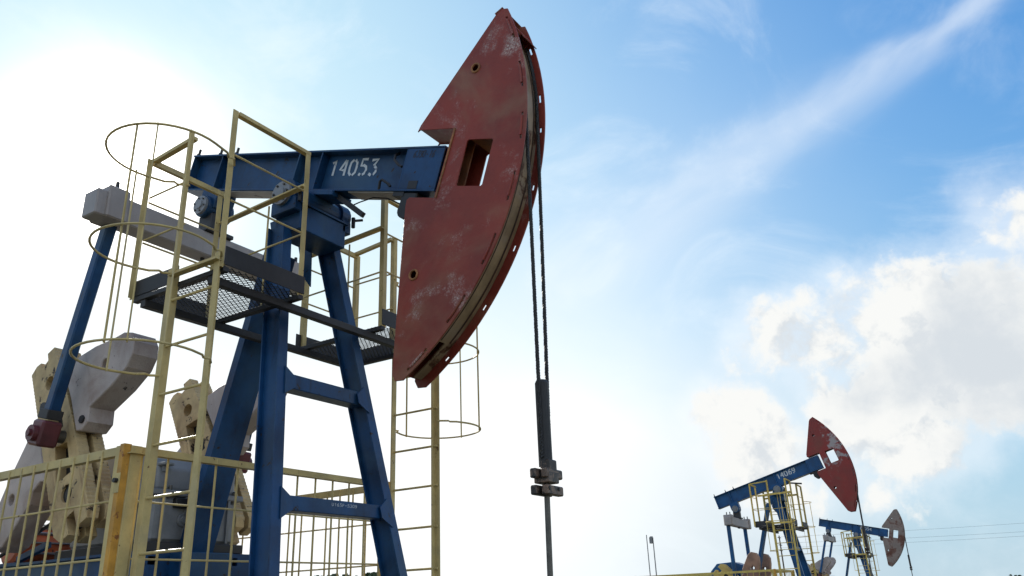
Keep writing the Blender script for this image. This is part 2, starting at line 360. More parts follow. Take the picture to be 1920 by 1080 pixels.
# ------------------------------------------------------------------ pumpjack
PIV = 4.98                                   # height of the saddle bearing
AC, AR = (-.139, .22), 2.44                  # centre and radius of the horsehead's arc, in beam coordinates
TAIL = (-1.46, -.05)                         # equalizer bearing, in beam coordinates
SHAFT = (-1.76, 2.56); CR = .525; PL = 1.975
def beam_map(y): return lambda a, b, c: Vector((a, y+c, b))
def arc_at(rad, v):
    return AC[0]+math.sqrt(rad*rad-(v-AC[1])**2)

def horsehead(pump, th, mat, vs, inner, detail):
    H = .134; rot = (0, -th, 0); loc = (0, 0, PIV)
    root = group('horsehead', pump, loc, rot)
    V = lambda v: .15+(v-.15)*vs
    a1 = math.atan2(V(1.69)-AC[1], 1.79-AC[0]); a0 = math.atan2(V(-1.40)-AC[1], 1.73-AC[0])
    arc = ring_pts(AC[0], AC[1], AR, a0, a1, 40)
    nt_, nb_ = (.655, .062) if vs == 1 else (.575, .085)
    outer = arc+[(1.74, V(1.70)), (1.70, V(1.655)), (1.20, V(.698)), (1.184, V(.64) if vs == 1 else nt_), (1.20, nt_), (1.562, nt_), (1.545, nb_), (1.285, nb_), (1.262, .04), (1.268, -.02), (1.585, V(-1.35)), (1.63, V(-1.395))]
    win = [(1.735, .20), (1.775, .162), (1.95, .162), (1.988, .20), (1.988, .515), (1.955, .55), (1.775, .55), (1.735, .515)]
    win = [(1.735, .175), (1.748, .162), (1.975, .162), (1.988, .175), (1.988, .537), (1.975, .55), (1.748, .55), (1.735, .537)]
    holes = [win, circ(1.632, V(1.18), .034), circ(1.545, V(-.573), .036)]
    slots = []
    for s0, s1 in ((1.62, 1.42), (1.20, .98), (.76, .54), (.28, .05), (-.21, -.45), (-.69, -.91), (-1.12, -1.30)):
        t1 = math.asin((V(s0)-AC[1])/2.402); t0 = math.asin((V(s1)-AC[1])/2.402); slots.append((t0, t1))
        inr = ring_pts(AC[0], AC[1], 2.394, t0, t1, 4); ou = ring_pts(AC[0], AC[1], 2.411, t1, t0, 4)
        holes.append(inr+ou)
    far_holes = holes[:3]
    for i, (t0, t1) in enumerate(slots):
        for f0, f1 in (((.0, .30),) if i < 2 else ((.82, 1.0),)):
            q0, q1 = t0+(t1-t0)*f0, t0+(t1-t0)*f1
            far_holes.append(ring_pts(AC[0], AC[1], 2.394, q0, q1, 3)+ring_pts(AC[0], AC[1], 2.411, q1, q0, 3))
    for s in (-1, 1):
        plate_part('side_plate', ('hsp', vs, s), mat, outer, holes if s < 0 else far_holes, .014, beam_map(s*H), root, .002)
    # rolled track the rope lies on, with an open slot at its foot
    rt = 2.368; W = H-.008
    def track(bm):
        n = 44; sl = .10
        for k in range(n):
            b0 = a0+(a1-.012-a0)*k/n; b1 = a0+(a1-.012-a0)*(k+1)/n
            for ya, yb in (((-W, -.034), (.034, W)) if k/n < sl else ((-W, W),)):
                q = [Vector((AC[0]+r*math.cos(b), y, AC[1]+r*math.sin(b))) for b in (b0, b1) for r in (rt, rt-.012) for y in (ya, yb)]
                v = [bm.verts.new(p) for p in q]
                for f in ((0, 1, 5, 4), (2, 6, 7, 3), (0, 4, 6, 2), (1, 3, 7, 5)): bm.faces.new([v[i] for i in f])
    part('rope_track', ('htr', vs), inner, track, root)
    for yg, wg in ((-.100, .022), (.078, .020), (-.028, .012)):
        def groove(bm, yg=yg, wg=wg):
            P_ = [Vector((AC[0]+(rt+.002)*math.cos(a0+.16+(a1-.03-a0-.16)*k/40), yg, AC[1]+(rt+.002)*math.sin(a0+.16+(a1-.03-a0-.16)*k/40))) for k in range(41)]
            va = [[bm.verts.new(p+Vector((0, e*wg/2, 0))) for p in P_] for e in (-1, 1)]
            for k in range(40): bm.faces.new((va[0][k], va[0][k+1], va[1][k+1], va[1][k]))
        if detail: part('rope_groove', ('hgv', vs, yg), 'rust_dark', groove, root)
    # plates that close the back edges and the notch over the beam end
    def back(bm, p, q, t=.012):
        bar(bm, (p[0], 0, p[1]), (q[0], 0, q[1]), 2*W, t)
    for nm, p, q in (('back_plate', (1.703, V(1.63)), (1.215, V(.70))), ('back_plate', (1.288, -.04), (1.597, V(-1.33))), ('notch_plate', (1.20, nt_+.013), (1.545, nt_+.013)), ('notch_plate', (1.30, nb_-.014), (1.53, nb_-.014)), ('stop_plate', (1.562, nb_+.03), (1.574, nt_-.03)), ('inner_web', (1.765, .56), (1.985, .575)), ('inner_web', (1.765, .145), (1.985, .145))):
        part(nm, ('hb', nm, p, q, vs), mat if nm != 'inner_web' else 'rust', lambda bm, p=p, q=q: back(bm, p, q), root)
    part('inner_web', ('hcw', vs), 'rust', lambda bm: bx(bm, (1.60, -.008, -.9), (1.70, .008, 1.1)), root)
    if detail:
        for s in (-1,):
            for t0, t1 in slots:
                def rod(bm, t0=t0, t1=t1, s=s):
                    tm0, tm1 = t0+(t1-t0)*.14, t0+(t1-t0)*.86
                    tube(bm, [Vector((AC[0]+2.402*math.cos(t), s*(H+.010), AC[1]+2.402*math.sin(t))) for t in (tm0, (tm0+tm1)/2, tm1)], .0095, 6)
                part('guard_rod', ('hgr', vs, s, t0), mat, rod, root)
        for c in ((1.632, V(1.18)), (1.545, V(-.573))):
            def rim(bm, c=c): tube(bm, [(c[0]+.038*math.cos(a), -H-.010, c[1]+.038*math.sin(a)) for a in [k*math.pi/9 for k in range(18)]], .009, 6, True)
            part('hole_rim', ('hrim', vs, c), 'rim', rim, root)
        part('edge_strip', ('hedge', vs), 'rim', lambda bm: bar(bm, (1.568, -H-.012, .06), (1.582, -H-.012, .655), .008, .014), root)
        part('top_cap', ('hcap', vs), mat, lambda bm: bar(bm, (1.69, 0, V(1.66)), (1.752, 0, V(1.712)), 2*H+.02, .012), root)
        def keeper(bm):   # thin keeper plate standing on the rope track's top
            t = a1-.015; bar(bm, (AC[0]+2.39*math.cos(t), .05, AC[1]+2.39*math.sin(t)), (AC[0]+2.455*math.cos(t-.10), .05, AC[1]+2.455*math.sin(t-.10)), .17, .008)
        part('rope_keeper', ('hkeep', vs), mat, keeper, root)
    return a1

def walking_beam(pump, th, number, detail):
    rot = (0, -th, 0); loc = (0, 0, PIV); x0, x1 = -1.97, 1.488
    vb, vt = .135, .530; root = group('walking_beam', pump, loc, rot)
    def flange(bm, v): bx(bm, (x0, -.1, v-.009), (x1, .1, v+.009), .002)
    part('flange', 'bft', 'blue', lambda bm: flange(bm, vt-.009), root)
    part('flange', 'bfb', 'blue', lambda bm: flange(bm, vb+.009), root)
    part('web', 'bweb', 'blue', lambda bm: bx(bm, (x0+.01, -.007, vb+.0185), (x1-.02, .007, vt-.0185)), root)
    for k, u in enumerate((-1.95, -1.465, -.275, .035, 1.085)):
        for s in (-1, 1):
            part('stiffener', ('bst', s), 'blue', lambda bm, s=s: bx(bm, (-.006, min(s*.0075, s*.094), vb+.019), (.006, max(s*.0075, s*.094), vt-.019)), root, (u, 0, 0))
    for s in (-1, 1):
        part('end_panel', ('bep', s), 'blue', lambda bm, s=s: bx(bm, (1.094, min(s*.084, s*.097), vb+.019), (x1-.002, max(s*.084, s*.097), vt-.019), .002), root)
    part('underside_plate', 'bup', 'beige_underside', lambda bm: bx(bm, (-1.35, -.085, vb-.010), (-.30, .085, vb-.0005)), root)
    part('underside_plate', 'bup2', 'beige_underside', lambda bm: bx(bm, (.50, -.085, vb-.010), (1.05, .085, vb-.0005)), root)
    mp = lambda x, y: Vector((x, -.0105, y))
    part('number', ('num', number), 'stencil', lambda bm: strokes(bm, number, .095, .715, .318, .150, .026 if detail else .034, mp, .02, 0, 4), root, label='white stencilled number '+number)
    # saddle under the beam
    def saddle(bm):
        bx(bm, (-.30, -.12, vb-.045), (.34, .12, vb-.001), .004)
        bx(bm, (-.12, -.20, -.05), (.12, .20, vb-.046), .01)
    part('saddle', 'bsad', 'blue', saddle, root)
    part('bearing', 'bbrg', 'blue', lambda bm: disc(bm, (0, 0, 0), (0, 1, 0), .125, .70, 24, .08), root, smooth=False)
    for s in (-1, 1):
        part('bearing_cap', ('bcap', s), 'grey' if s < 0 else 'blue', lambda bm, s=s: (disc(bm, (0, s*.365, 0), (0, 1, 0), .108, .03, 24), disc(bm, (0, s*.385, 0), (0, 1, 0), .05, .02, 16)), root)
    for k in range(6):
        a = k*math.pi/3+.3
        part('cap_bolt', ('cbolt', k), 'steel', lambda bm, a=a: disc(bm, (.082*math.cos(a), -.387, .082*math.sin(a)), (0, 1, 0), .011, .02, 6), root)
    # tail bearing housing
    tx, tv = TAIL
    def tailb(bm):
        disc(bm, (tx, 0, tv), (0, 1, 0), .115, .30, 24, .08); bx(bm, (tx-.13, -.11, tv), (tx+.13, .11, vb-.001), .006)
    part('tail_bearing', 'btail', 'blue', tailb, root)
    part('bearing_cap', 'btcap', 'grey', lambda bm: (disc(bm, (tx, -.165, tv), (0, 1, 0), .095, .03, 20), disc(bm, (tx, -.185, tv), (0, 1, 0), .045, .02, 14)), root)
    for k in range(6):
        a = k*math.pi/3
        part('cap_bolt', ('tbolt', k), 'steel', lambda bm, a=a: disc(bm, (tx+.072*math.cos(a), -.186, tv+.072*math.sin(a)), (0, 1, 0), .010, .018, 6), root)
    for u in (-1.55, -1.93, -1.28):
        part('top_bolt', 'btopb', 'dark', lambda bm: (tube(bm, [(0, -.07, vt-.02), (0, -.07, vt+.075)], .013, 6), tube(bm, [(0, -.07, vt), (0, -.07, vt+.02)], .022, 6)), root, (u, 0, 0))
    # head pin bracket, latch hooks, brake stop rod
    part('head_bracket', 'bhb', 'black', lambda bm: (bx(bm, (1.13, -.085, -.03), (1.30, .085, vb-.001), .012), disc(bm, (1.22, 0, -.03), (0, 1, 0), .07, .20, 16), bx(bm, (1.04, -.09, vb-.04), (1.16, .09, vb-.0015))), root)
    if detail:
        part('latch_hook', 'bh1', 'black', lambda bm: tube(bm, [(.93, -.03, .505), (.93, -.07, .47), (.95, -.085, .42), (1.02, -.09, .37), (1.06, -.09, .355)], .012, 6), root)
        part('latch_hook', 'bh2', 'black', lambda bm: tube(bm, [(.87, -.095, .15), (.875, -.11, .215), (.90, -.115, .23), (.985, -.115, .19), (1.01, -.11, .17)], .012, 6), root)
        part('pin_slot', 'bslot', 'black', lambda bm: bx(bm, (1.19, -.1005, .155), (1.29, -.0975, .225)), root)
        part('handwriting', 'bhand', 'marker', lambda bm: strokes(bm, '6390-16', 1.165, 1.395, .430, .062, .010, lambda x, y: Vector((x, -.0992, y)), .06, .22, 3), root, label='dark handwritten number 6390-16')
        part('drain_wire', 'bwire', 'black', lambda bm: tube(bm, [(.50, -.02, .02), (.60, -.02, .06), (.75, -.02, .105), (.92, -.02, .10), (1.12, -.02, .04)], .006, 5), root)
    part('stop_rod', 'bsr', 'dark', lambda bm: bar(bm, (.30, -.03, .12), (.70, -.03, -.06), .035, .045), root)

def samson_post(pump, detail):
    root = group('samson_post', pump); zb = 1.0
    fx = lambda z: .55-.185*(z-1.85)              # front face of the front legs
    yo = lambda z: .71-.130*(z-1.85)              # outer side
    for s in (-1, 1):
        def leg(bm, s=s):
            zt = 4.70; dep, wd = .20, .092; t = .014
            for (xo, yo_, a, b) in ((0, 0, 't', 0),):
                rings = []
                for z in (zb, zt):
                    X, Y = fx(z), yo(z)
                    prof = [(X, Y), (X, Y-wd), (X-t, Y-wd), (X-t, Y-wd*.62), (X-dep+t, Y-wd*.62), (X-dep+t, Y-wd), (X-dep, Y-wd), (X-dep, Y), (X-dep+t, Y), (X-dep+t, Y-wd*.38), (X-t, Y-wd*.38), (X-t, Y)]
                    rings.append([bm.verts.new((x, s*y, z)) for x, y in prof])
                n = len(rings[0])
                for i in range(n): bm.faces.new((rings[0][i], rings[0][(i+1) % n], rings[1][(i+1) % n], rings[1][i]))
                bm.faces.new(rings[0]); bm.faces.new(rings[1])
        part('leg', ('sleg', s), 'blue', leg, root)
    def rear(bm):
        k = .31; xr = lambda z: -.845+k*(z-3.0); hw = .147; t = .014
        rings = []
        for z in (1.95, 4.62):
            X = xr(z); d = .085
            prof = [(X, -hw), (X, hw), (X-t, hw), (X-t, .012), (X-d+t, .012), (X-d+t, hw), (X-d, hw), (X-d, -hw)]
            rings.append([bm.verts.new((x, y, z)) for x, y in prof])
        n = len(rings[0])
        for i in range(n): bm.faces.new((rings[0][i], rings[0][(i+1) % n], rings[1][(i+1) % n], rings[1][i]))
        bm.faces.new(rings[0]); bm.faces.new(rings[1])
    part('leg', 'srear', 'blue', rear, root)
    part('top_beam', 'stop', 'blue', lambda bm: (bx(bm, (-.16, -.275, 4.64), (.15, .275, 4.875), .006), bx(bm, (-.18, -.29, 4.876), (.165, .29, 4.892))), root)
    for s in (-1, 1):
        part('bearing_pedestal', ('sped', s), 'blue', lambda bm, s=s: (bx(bm, (-.15, min(s*.235, s*.345), 4.80), (.15, max(s*.235, s*.345), 4.925), .008), disc(bm, (0, s*.29, PIV), (0, 1, 0), .15, .105, 20)), root)
        part('hold_down_bolt', ('shd', s), 'black', lambda bm, s=s: (tube(bm, [(.19, s*.33, 4.86), (.19, s*.33, 4.96)], .018, 6), tube(bm, [(.19, s*.33, 4.93), (.24, s*.40, 4.95)], .014, 6)), root)
        plate_part('gusset', ('sgus', s), 'blue', [(-.36, 4.88), (-.16, 4.88), (-.14, 4.30), (-.24, 4.42)], [circ(-.245, 4.55, .008, 8)], .012, lambda a, b, c, s=s: Vector((a, s*.16+c, b)), root)
    for z, hh in ((3.25, .115), (2.31, .105)):
        yi = yo(z)-.080
        part('cross_bar', ('scb', z), 'blue', lambda bm, z=z, yi=yi, hh=hh: (bx(bm, (fx(z)-.155, -yi, z-hh/2), (fx(z)-.012, yi, z+hh/2), .005)), root)
        for s in (-1, 1):
            plate_part('gusset', ('scg', z, s), 'blue', [(0, -.12), (0, .11), (.11, .03), (.11, -.05)], [], .01, lambda a, b, c, z=z, s=s, yi=yi: Vector((fx(z)-.013+.020-.185*b+c, s*(yi+.01-a-.130*b), z+b)), root)
    if detail:
        part('serial_number', 'sser', 'stencil', lambda bm: strokes(bm, 'U165P-5309', -.06, .22, 2.318, .022, .0035, lambda x, y: Vector((fx(2.31)-.0108, x, y)), .03), root)

def platform(pump, s, detail):
    root = group('work_platform', pump)
    X0, X1, Y0, Y1, Z = -.62, .455, .46, 1.22, 3.90
    S = lambda a, b: (min(s*a, s*b), max(s*a, s*b))
    yy = S(Y0, Y1)
    def b2(bm, xa, xb, ya, yb, za, zb, bev=.002):
        q = S(ya, yb); bx(bm, (xa, q[0], za), (xb, q[1], zb), bev)
    part('kick_plate', ('pk1', s), 'dark', lambda bm: b2(bm, X1-.008, X1, Y0, Y1, Z, Z+.145), root)
    part('kick_plate', ('pk2', s), 'dark', lambda bm: b2(bm, X0, X0+.008, Y0, Y1, Z, Z+.135), root)
    part('kick_plate', ('pk3', s), 'dark', lambda bm: b2(bm, X0+.0085, -.075, Y1-.008, Y1, Z, Z+.13), root)
    for nm, a in (('x', (X0, X1, Y1-.05, Y1)), ('x', (X0, X1, Y0, Y0+.05))):
        part('edge_angle', ('pea', s, a[2]), 'dark', lambda bm, a=a: b2(bm, a[0]+.009, a[1]-.009, a[2], a[3], Z-.045, Z-.008), root)
    def mesh(bm):
        nx, ny = 25, 24; dx = (X1-X0-.03)/nx; dy = (Y1-Y0-.03)/ny; t = .0055
        for j in range(ny+1):
            for i in range(nx):
                o = 0 if j % 2 == 0 else .5
                if j < ny:
                    x = X0+.015+(i+o)*dx; y = Y0+.015+j*dy
                    for sx in (-.5, .5):
                        if X0+.01 < x+sx*dx < X1-.01:
                            d, ss, u = frame((x, s*y, Z), (x+sx*dx, s*(y+dy), Z), (0, 0, 1)); vs = []
                            for e in ((x, s*y, Z-.004), (x+sx*dx, s*(y+dy), Z-.004)):
                                for q in (u*t*.7, Vector((0, 0, t)), -u*t*.7): vs.append(bm.verts.new(Vector(e)+q))
                            for k in range(3): bm.faces.new((vs[k], vs[(k+1) % 3], vs[(k+1) % 3+3], vs[k+3]))
    gm = part('grating', ('pgr', s), 'dark', mesh, root); gm['kind'] = 'stuff'
    # railing: angle posts and rails
    T = 5.175; w_ = .048
    for k, (x, y) in enumerate(((X1-.01, Y1), (X1-.01, Y0+.01), (-.075, Y1), (X0+.03, Y1), (X0+.03, Y0+.06))):
        part('rail_post', ('prp', s, k), 'cream', lambda bm, x=x, y=y, k=k: angle_bar(bm, (x, s*(y+.001), Z-.02), (x, s*(y+.001), T if k < 3 else T-.07), w_, .006, (-1, 0, 0), 1, 1 if s < 0 else -1), root)
    def rail(bm, p, q, w1=.05, h1=.034): bar(bm, (p[0], s*p[1], p[2]), (q[0], s*q[1], q[2]), w1, h1, (0, 0, 1))
    part('handrail', ('ph1', s), 'cream', lambda bm: rail(bm, (X1-.03, Y1-.01, T-.012), (X1-.03, Y0+.01, T-.012), .03, .045), root)
    part('handrail', ('ph2', s), 'cream', lambda bm: rail(bm, (X0+.02, Y1-.02, T-.07), (-.09, Y1-.02, T-.03), .03, .045), root)
    part('handrail', ('ph3', s), 'cream', lambda bm: rail(bm, (X0+.02, Y1-.01, T-.085), (X0+.02, Y0+.03, T-.085), .045, .035), root)
    part('handrail', ('ph4', s), 'cream', lambda bm: angle_bar(bm, (X0+.04, s*(Y0+.03), 4.79), (X1-.01, s*(Y0+.03), 4.83), .055, .006, (0, 0, 1), 1, 1), root)
    for k, (p, q) in enumerate((((X1-.02, Y1-.01, 4.80), (X1-.02, Y0+.01, 4.80)), ((X1-.02, Y1-.01, 4.42), (X1-.02, Y0+.01, 4.42)), ((X0+.025, Y1-.01, 4.72), (X0+.025, Y0+.06, 4.72)), ((X0+.025, Y1-.01, 4.36), (X0+.025, Y0+.06, 4.36)),
                                ((X0+.03, Y1-.01, 4.76), (-.08, Y1-.01, 4.76)), ((X0+.03, Y1-.01, 4.38), (-.08, Y1-.01, 4.38)), ((X0+.04, Y0+.03, 4.40), (X1-.02, Y0+.03, 4.42)))):
        part('midrail', ('pm', s, k), 'cream', lambda bm, p=p, q=q: tube(bm, [(p[0], s*p[1], p[2]), (q[0], s*q[1], q[2])], .0085, 6), root)
    part('rail_stay', ('pst', s), 'cream', lambda bm: tube(bm, [(.0, s*(Y0+.03), Z), (.0, s*(Y0+.03), 4.80)], .008, 6), root)

def ladder(pump, s, detail):
    root = group('ladder', pump); xa, xb, Y = -.06, .455, 1.27; top = 3.985; bot = 1.0
    part('rail', ('lr1', s), 'cream', lambda bm: angle_bar(bm, (xa, s*Y, bot), (xa, s*Y, top), .058, .006, (-1, 0, 0), 1, -1 if s < 0 else 1), root)
    part('rail', ('lr2', s), 'cream', lambda bm: angle_bar(bm, (xb-.05, s*Y, bot), (xb-.05, s*Y, top), .056, .006, (1, 0, 0), 1, -1 if s > 0 else 1), root)
    part('top_bar', ('ltb', s), 'cream', lambda bm: angle_bar(bm, (xa-.01, s*(Y-.02), top-.07), (xb+.01, s*(Y-.02), top-.07), .055, .006, (0, 0, 1), 1, 1 if s < 0 else -1), root)
    z0 = 3.385 if s < 0 else 3.296
    for k in range(8):
        z = z0+.352-.352*k
        if k == 0: continue
        part('rung', ('lrg', s), 'cream', lambda bm: tube(bm, [(xa-.01, 0, 0), (xb-.01, 0, 0)], .0105, 8), root, (0, s*(Y-.02), z+.0))
    part('rung', ('lrg', s), 'cream', None, root, (0, s*(Y-.02), z0+.352))
    cx, cy, r = .20, 1.60, .405
    for z in (4.70, 3.95, 3.17):
        def hoop(bm, z=z):
            yw = Y if z < 4.2 else 1.24
            a0, a1 = R(-52), R(232)
            pts = [(xb+.005, yw-.02), (xb+.07, yw+.03), (xb+.055, yw+.06), (cx+r*math.cos(a0)+.11, cy+r*math.sin(a0)+.02)]
            pts = [(xb+.0, yw-.02), (xb+.075, yw+.045), (xb+.06, yw+.085), (xb+.105, yw+.13)]
            pts += ring_pts(cx, cy, r, R(-14), R(194), 24)
            pts += [(xa-.10, yw+.13), (xa-.045, yw+.085), (xa-.06, yw+.045), (xa+.0, yw-.02)]
            tube(bm, [(x, s*y, z) for x, y in pts], .0088, 6)
        part('cage_hoop', ('lho', s, z), 'cream', hoop, root)
    for k, a in enumerate((14, 45, 65, 182) if s < 0 else (33, 92, 182)):
        x, y = cx+(r-.012)*math.cos(R(a)), cy+(r-.012)*math.sin(R(a))
        part('cage_bar', ('lcb',), 'cream', lambda bm: bar(bm, (0, 0, 3.155), (0, 0, 4.715), .016, .007, (0, 1, 0)), root, (x, s*y, 0), (0, 0, s*R(a)+R(90)))

ARM = [(-.245, .85), (-.235, -.26), (-.17, -.345), (-.05, -.35), (-.045, -.20), (.06, -.20), (.065, -.35), (.20, -.35), (.24, -.28), (.225, .30), (.20, .80), (.165, 1.12), (.118, 1.485), (.012, 1.49), (.006, 1.415), (-.088, 1.40), (-.10, 1.465), (-.165, 1.475), (-.255, 1.44)]
WT1 = [(.235, .46), (.30, .42), (.40, .44), (.45, .55), (.75, .545), (.98, .575), (1.08, .64), (1.13, .74), (1.12, .84), (1.03, .915), (.88, .965), (.66, 1.06), (.45, 1.12), (.20, 1.15), (.235, .8)]
WT2 = [(-.25, .88), (-.36, .86), (-.48, .785), (-.74, .63), (-.97, .46), (-1.09, .34), (-1.12, .22), (-1.05, .10), (-.93, .08), (-.72, .145), (-.50, .215), (-.43, .30), (-.32, .325), (-.25, .29)]
def toothed(poly):
    """cut small clamp teeth along the long edges of the crank arm"""
    out = []
    for i, (a, b) in enumerate(poly):
        c, d = poly[(i+1) % len(poly)]; L = math.hypot(c-a, d-b); out.append((a, b))
        if L > .28:
            n = int(L/.020); nx, ny = (d-b)/L, -(c-a)/L
            for k in range(1, n):
                t = k/n; e = .0035 if k % 2 else -.0015
                out.append((a+(c-a)*t+nx*e*1.2, b+(d-b)*t+ny*e*1.2))
    return out
def crank(pump, s, psi, mats, detail):
    root = group('crank', pump, (SHAFT[0], 0, SHAFT[1]), (0, -psi, 0))   # beam of the arm along local z
    arm_m, wt_m = mats
    y1 = .85; P = toothed(ARM)
    holes = [circ(-.02, 1.17, .065, 16), [(-.12, .62), (.08, .62), (.10, .98), (-.10, 1.02)], circ(0, 0, .075, 20), [(-.12, .17), (.09, .15), (.10, .44), (-.06, .50)]]
    for k, yc in enumerate((y1-.05, y1-.20)):
        plate_part('arm_plate', ('cap', s, k), arm_m, P, holes, .10, lambda a, b, c, yc=yc: Vector((a, s*yc+c, b)), root, .0025)
    small = [(x*.60, .55+(y-.55)*.90) for x, y in ARM]
    plate_part('arm_core', ('cac', s), 'black', small, [circ(-.02, 1.17, .05, 12)], .06, lambda a, b, c: Vector((a, s*(y1-.125)+c, b)), root)
    part('shaft_end', ('cse', s), 'black', lambda bm: (disc(bm, (0, s*(y1-.13), 0), (0, 1, 0), .074, .22, 20), disc(bm, (0, s*(y1-.02), 0), (0, 1, 0), .035, .02, 12)), root)
    for k, W in enumerate((WT1, WT2)):
        hole = circ(.73, .80, .05, 14) if k == 0 else circ(-.74, .42, .05, 14)
        rough_ = []
        plate_part('counterweight', ('ccw', s, k), wt_m, W, [hole], .235, lambda a, b, c: Vector((a, s*(y1-.115)+c, b)), root, .008)
        hx, hy = ((.345, .50) if k == 0 else (-.37, .80))
        part('weight_bolt', ('cwb', s, k), 'black', lambda bm, hx=hx, hy=hy: disc(bm, (hx, s*(y1+.005), hy), (0, 1, 0), .035, .03, 6), root)
    for a, b in ((.02, .71), (.03, .86)):
        part('wrist_hole', ('cwh', s, a), 'black', lambda bm, a=a, b=b: disc(bm, (a, s*(y1-.125), b), (0, 1, 0), .042, .02, 16), root)
    part('arm_bolt', ('cab', s), 'black', lambda bm: disc(bm, (-.10, s*(y1+.01), .95), (0, 1, 0), .045, .06, 12), root)

def drive(pump, th, mats, red_m, detail, side=1):
    c, s_ = math.cos(th), math.sin(th)
    ex, ez = TAIL[0]*c-TAIL[1]*s_, PIV+TAIL[0]*s_+TAIL[1]*c
    px, pz = ex-.06, ez-.42                                   # pitman pins
    eq = group('equalizer', pump, (ex, 0, ez))
    part('cross_beam', 'eqb', 'pale', lambda bm: bx(bm, (-.11, -1.25, -.545), (.095, 1.25, -.30), .012), eq)
    part('bearing_block', 'eqbl', 'dark', lambda bm: (bx(bm, (-.10, -.10, -.299), (.10, .10, -.08), .01), bx(bm, (-.13, -.16, -.2995), (.13, .16, -.26), .004)), eq)
    for s in (-1, 1):
        part('pin_bracket', ('eqp', s), 'pale', lambda bm, s=s: (bx(bm, (-.14, min(s*.96, s*1.16), -.5455), (.12, max(s*.96, s*1.16), -.24), .012)), eq)
        for k in range(2):
            part('pin_bolt', ('eqt', s, k), 'dark', lambda bm, s=s, k=k: tube(bm, [(-.05+.1*k, s*1.06, -.25), (-.05+.1*k, s*1.06, -.16)], .017, 6), eq)
    for k in range(3):
        part('bottom_bolt', 'eqbb', 'dark', lambda bm: tube(bm, [(0, 0, -.545), (0, 0, -.585)], .02, 6), eq, (0, -.08+.08*k, 0))
    # wrist pin from the pitman length and the crank radius
    dx, dz = px-SHAFT[0], pz-SHAFT[1]; d = math.hypot(dx, dz)
    d = min(d, PL+CR-.002)
    a = (CR*CR-PL*PL+d*d)/(2*d); h = math.sqrt(max(CR*CR-a*a, 0))
    u = (dx/math.hypot(dx, dz), dz/math.hypot(dx, dz))
    wx, wz = SHAFT[0]+u[0]*a-u[1]*h*side, SHAFT[1]+u[1]*a+u[0]*h*side
    alpha = math.atan2(wz-SHAFT[1], wx-SHAFT[0])
    psi = alpha-R(90)+R(6.5)
    for s in (-1, 1):
        pr = group('pitman', pump)
        y = s*1.005
        def rod(bm, y=y): bar(bm, (px, y, pz-.06), (wx+(px-wx)*.10, y, wz+(pz-wz)*.10), .10, .105, (0, 1, 0), .012)
        part('rod', ('pit', s, round(th, 3)), 'blue', rod, pr)
        def shoe(bm, y=y, s=s):
            d_, s1, t1 = frame((wx, y, wz), (px, y, pz))
            bar(bm, Vector((wx, y, wz))-d_*.10, Vector((wx, y, wz))+d_*.115, .17, .175, (0, 1, 0), .018)
            disc(bm, (wx, y+s*.10, wz), (0, 1, 0), .066, .05, 18); disc(bm, (wx, y+s*.13, wz), (0, 1, 0), .03, .03, 10)
        part('wrist_bearing', ('shoe', s, round(th, 3)), red_m, shoe, pr)
        part('collar', ('pcol', s, round(th, 3)), 'dark', lambda bm, y=y: bar(bm, Vector((wx, y, wz)).lerp(Vector((px, y, pz)), .064), Vector((wx, y, wz)).lerp(Vector((px, y, pz)), .105), .135, .15, (0, 1, 0), .006), pr)
        part('wrist_pin', ('wpin', s, round(th, 3)), 'steel', lambda bm, s=s: disc(bm, (wx, s*.88, wz), (0, 1, 0), .055, .10, 16), pr)
        crank(pump, s, psi, mats, detail)

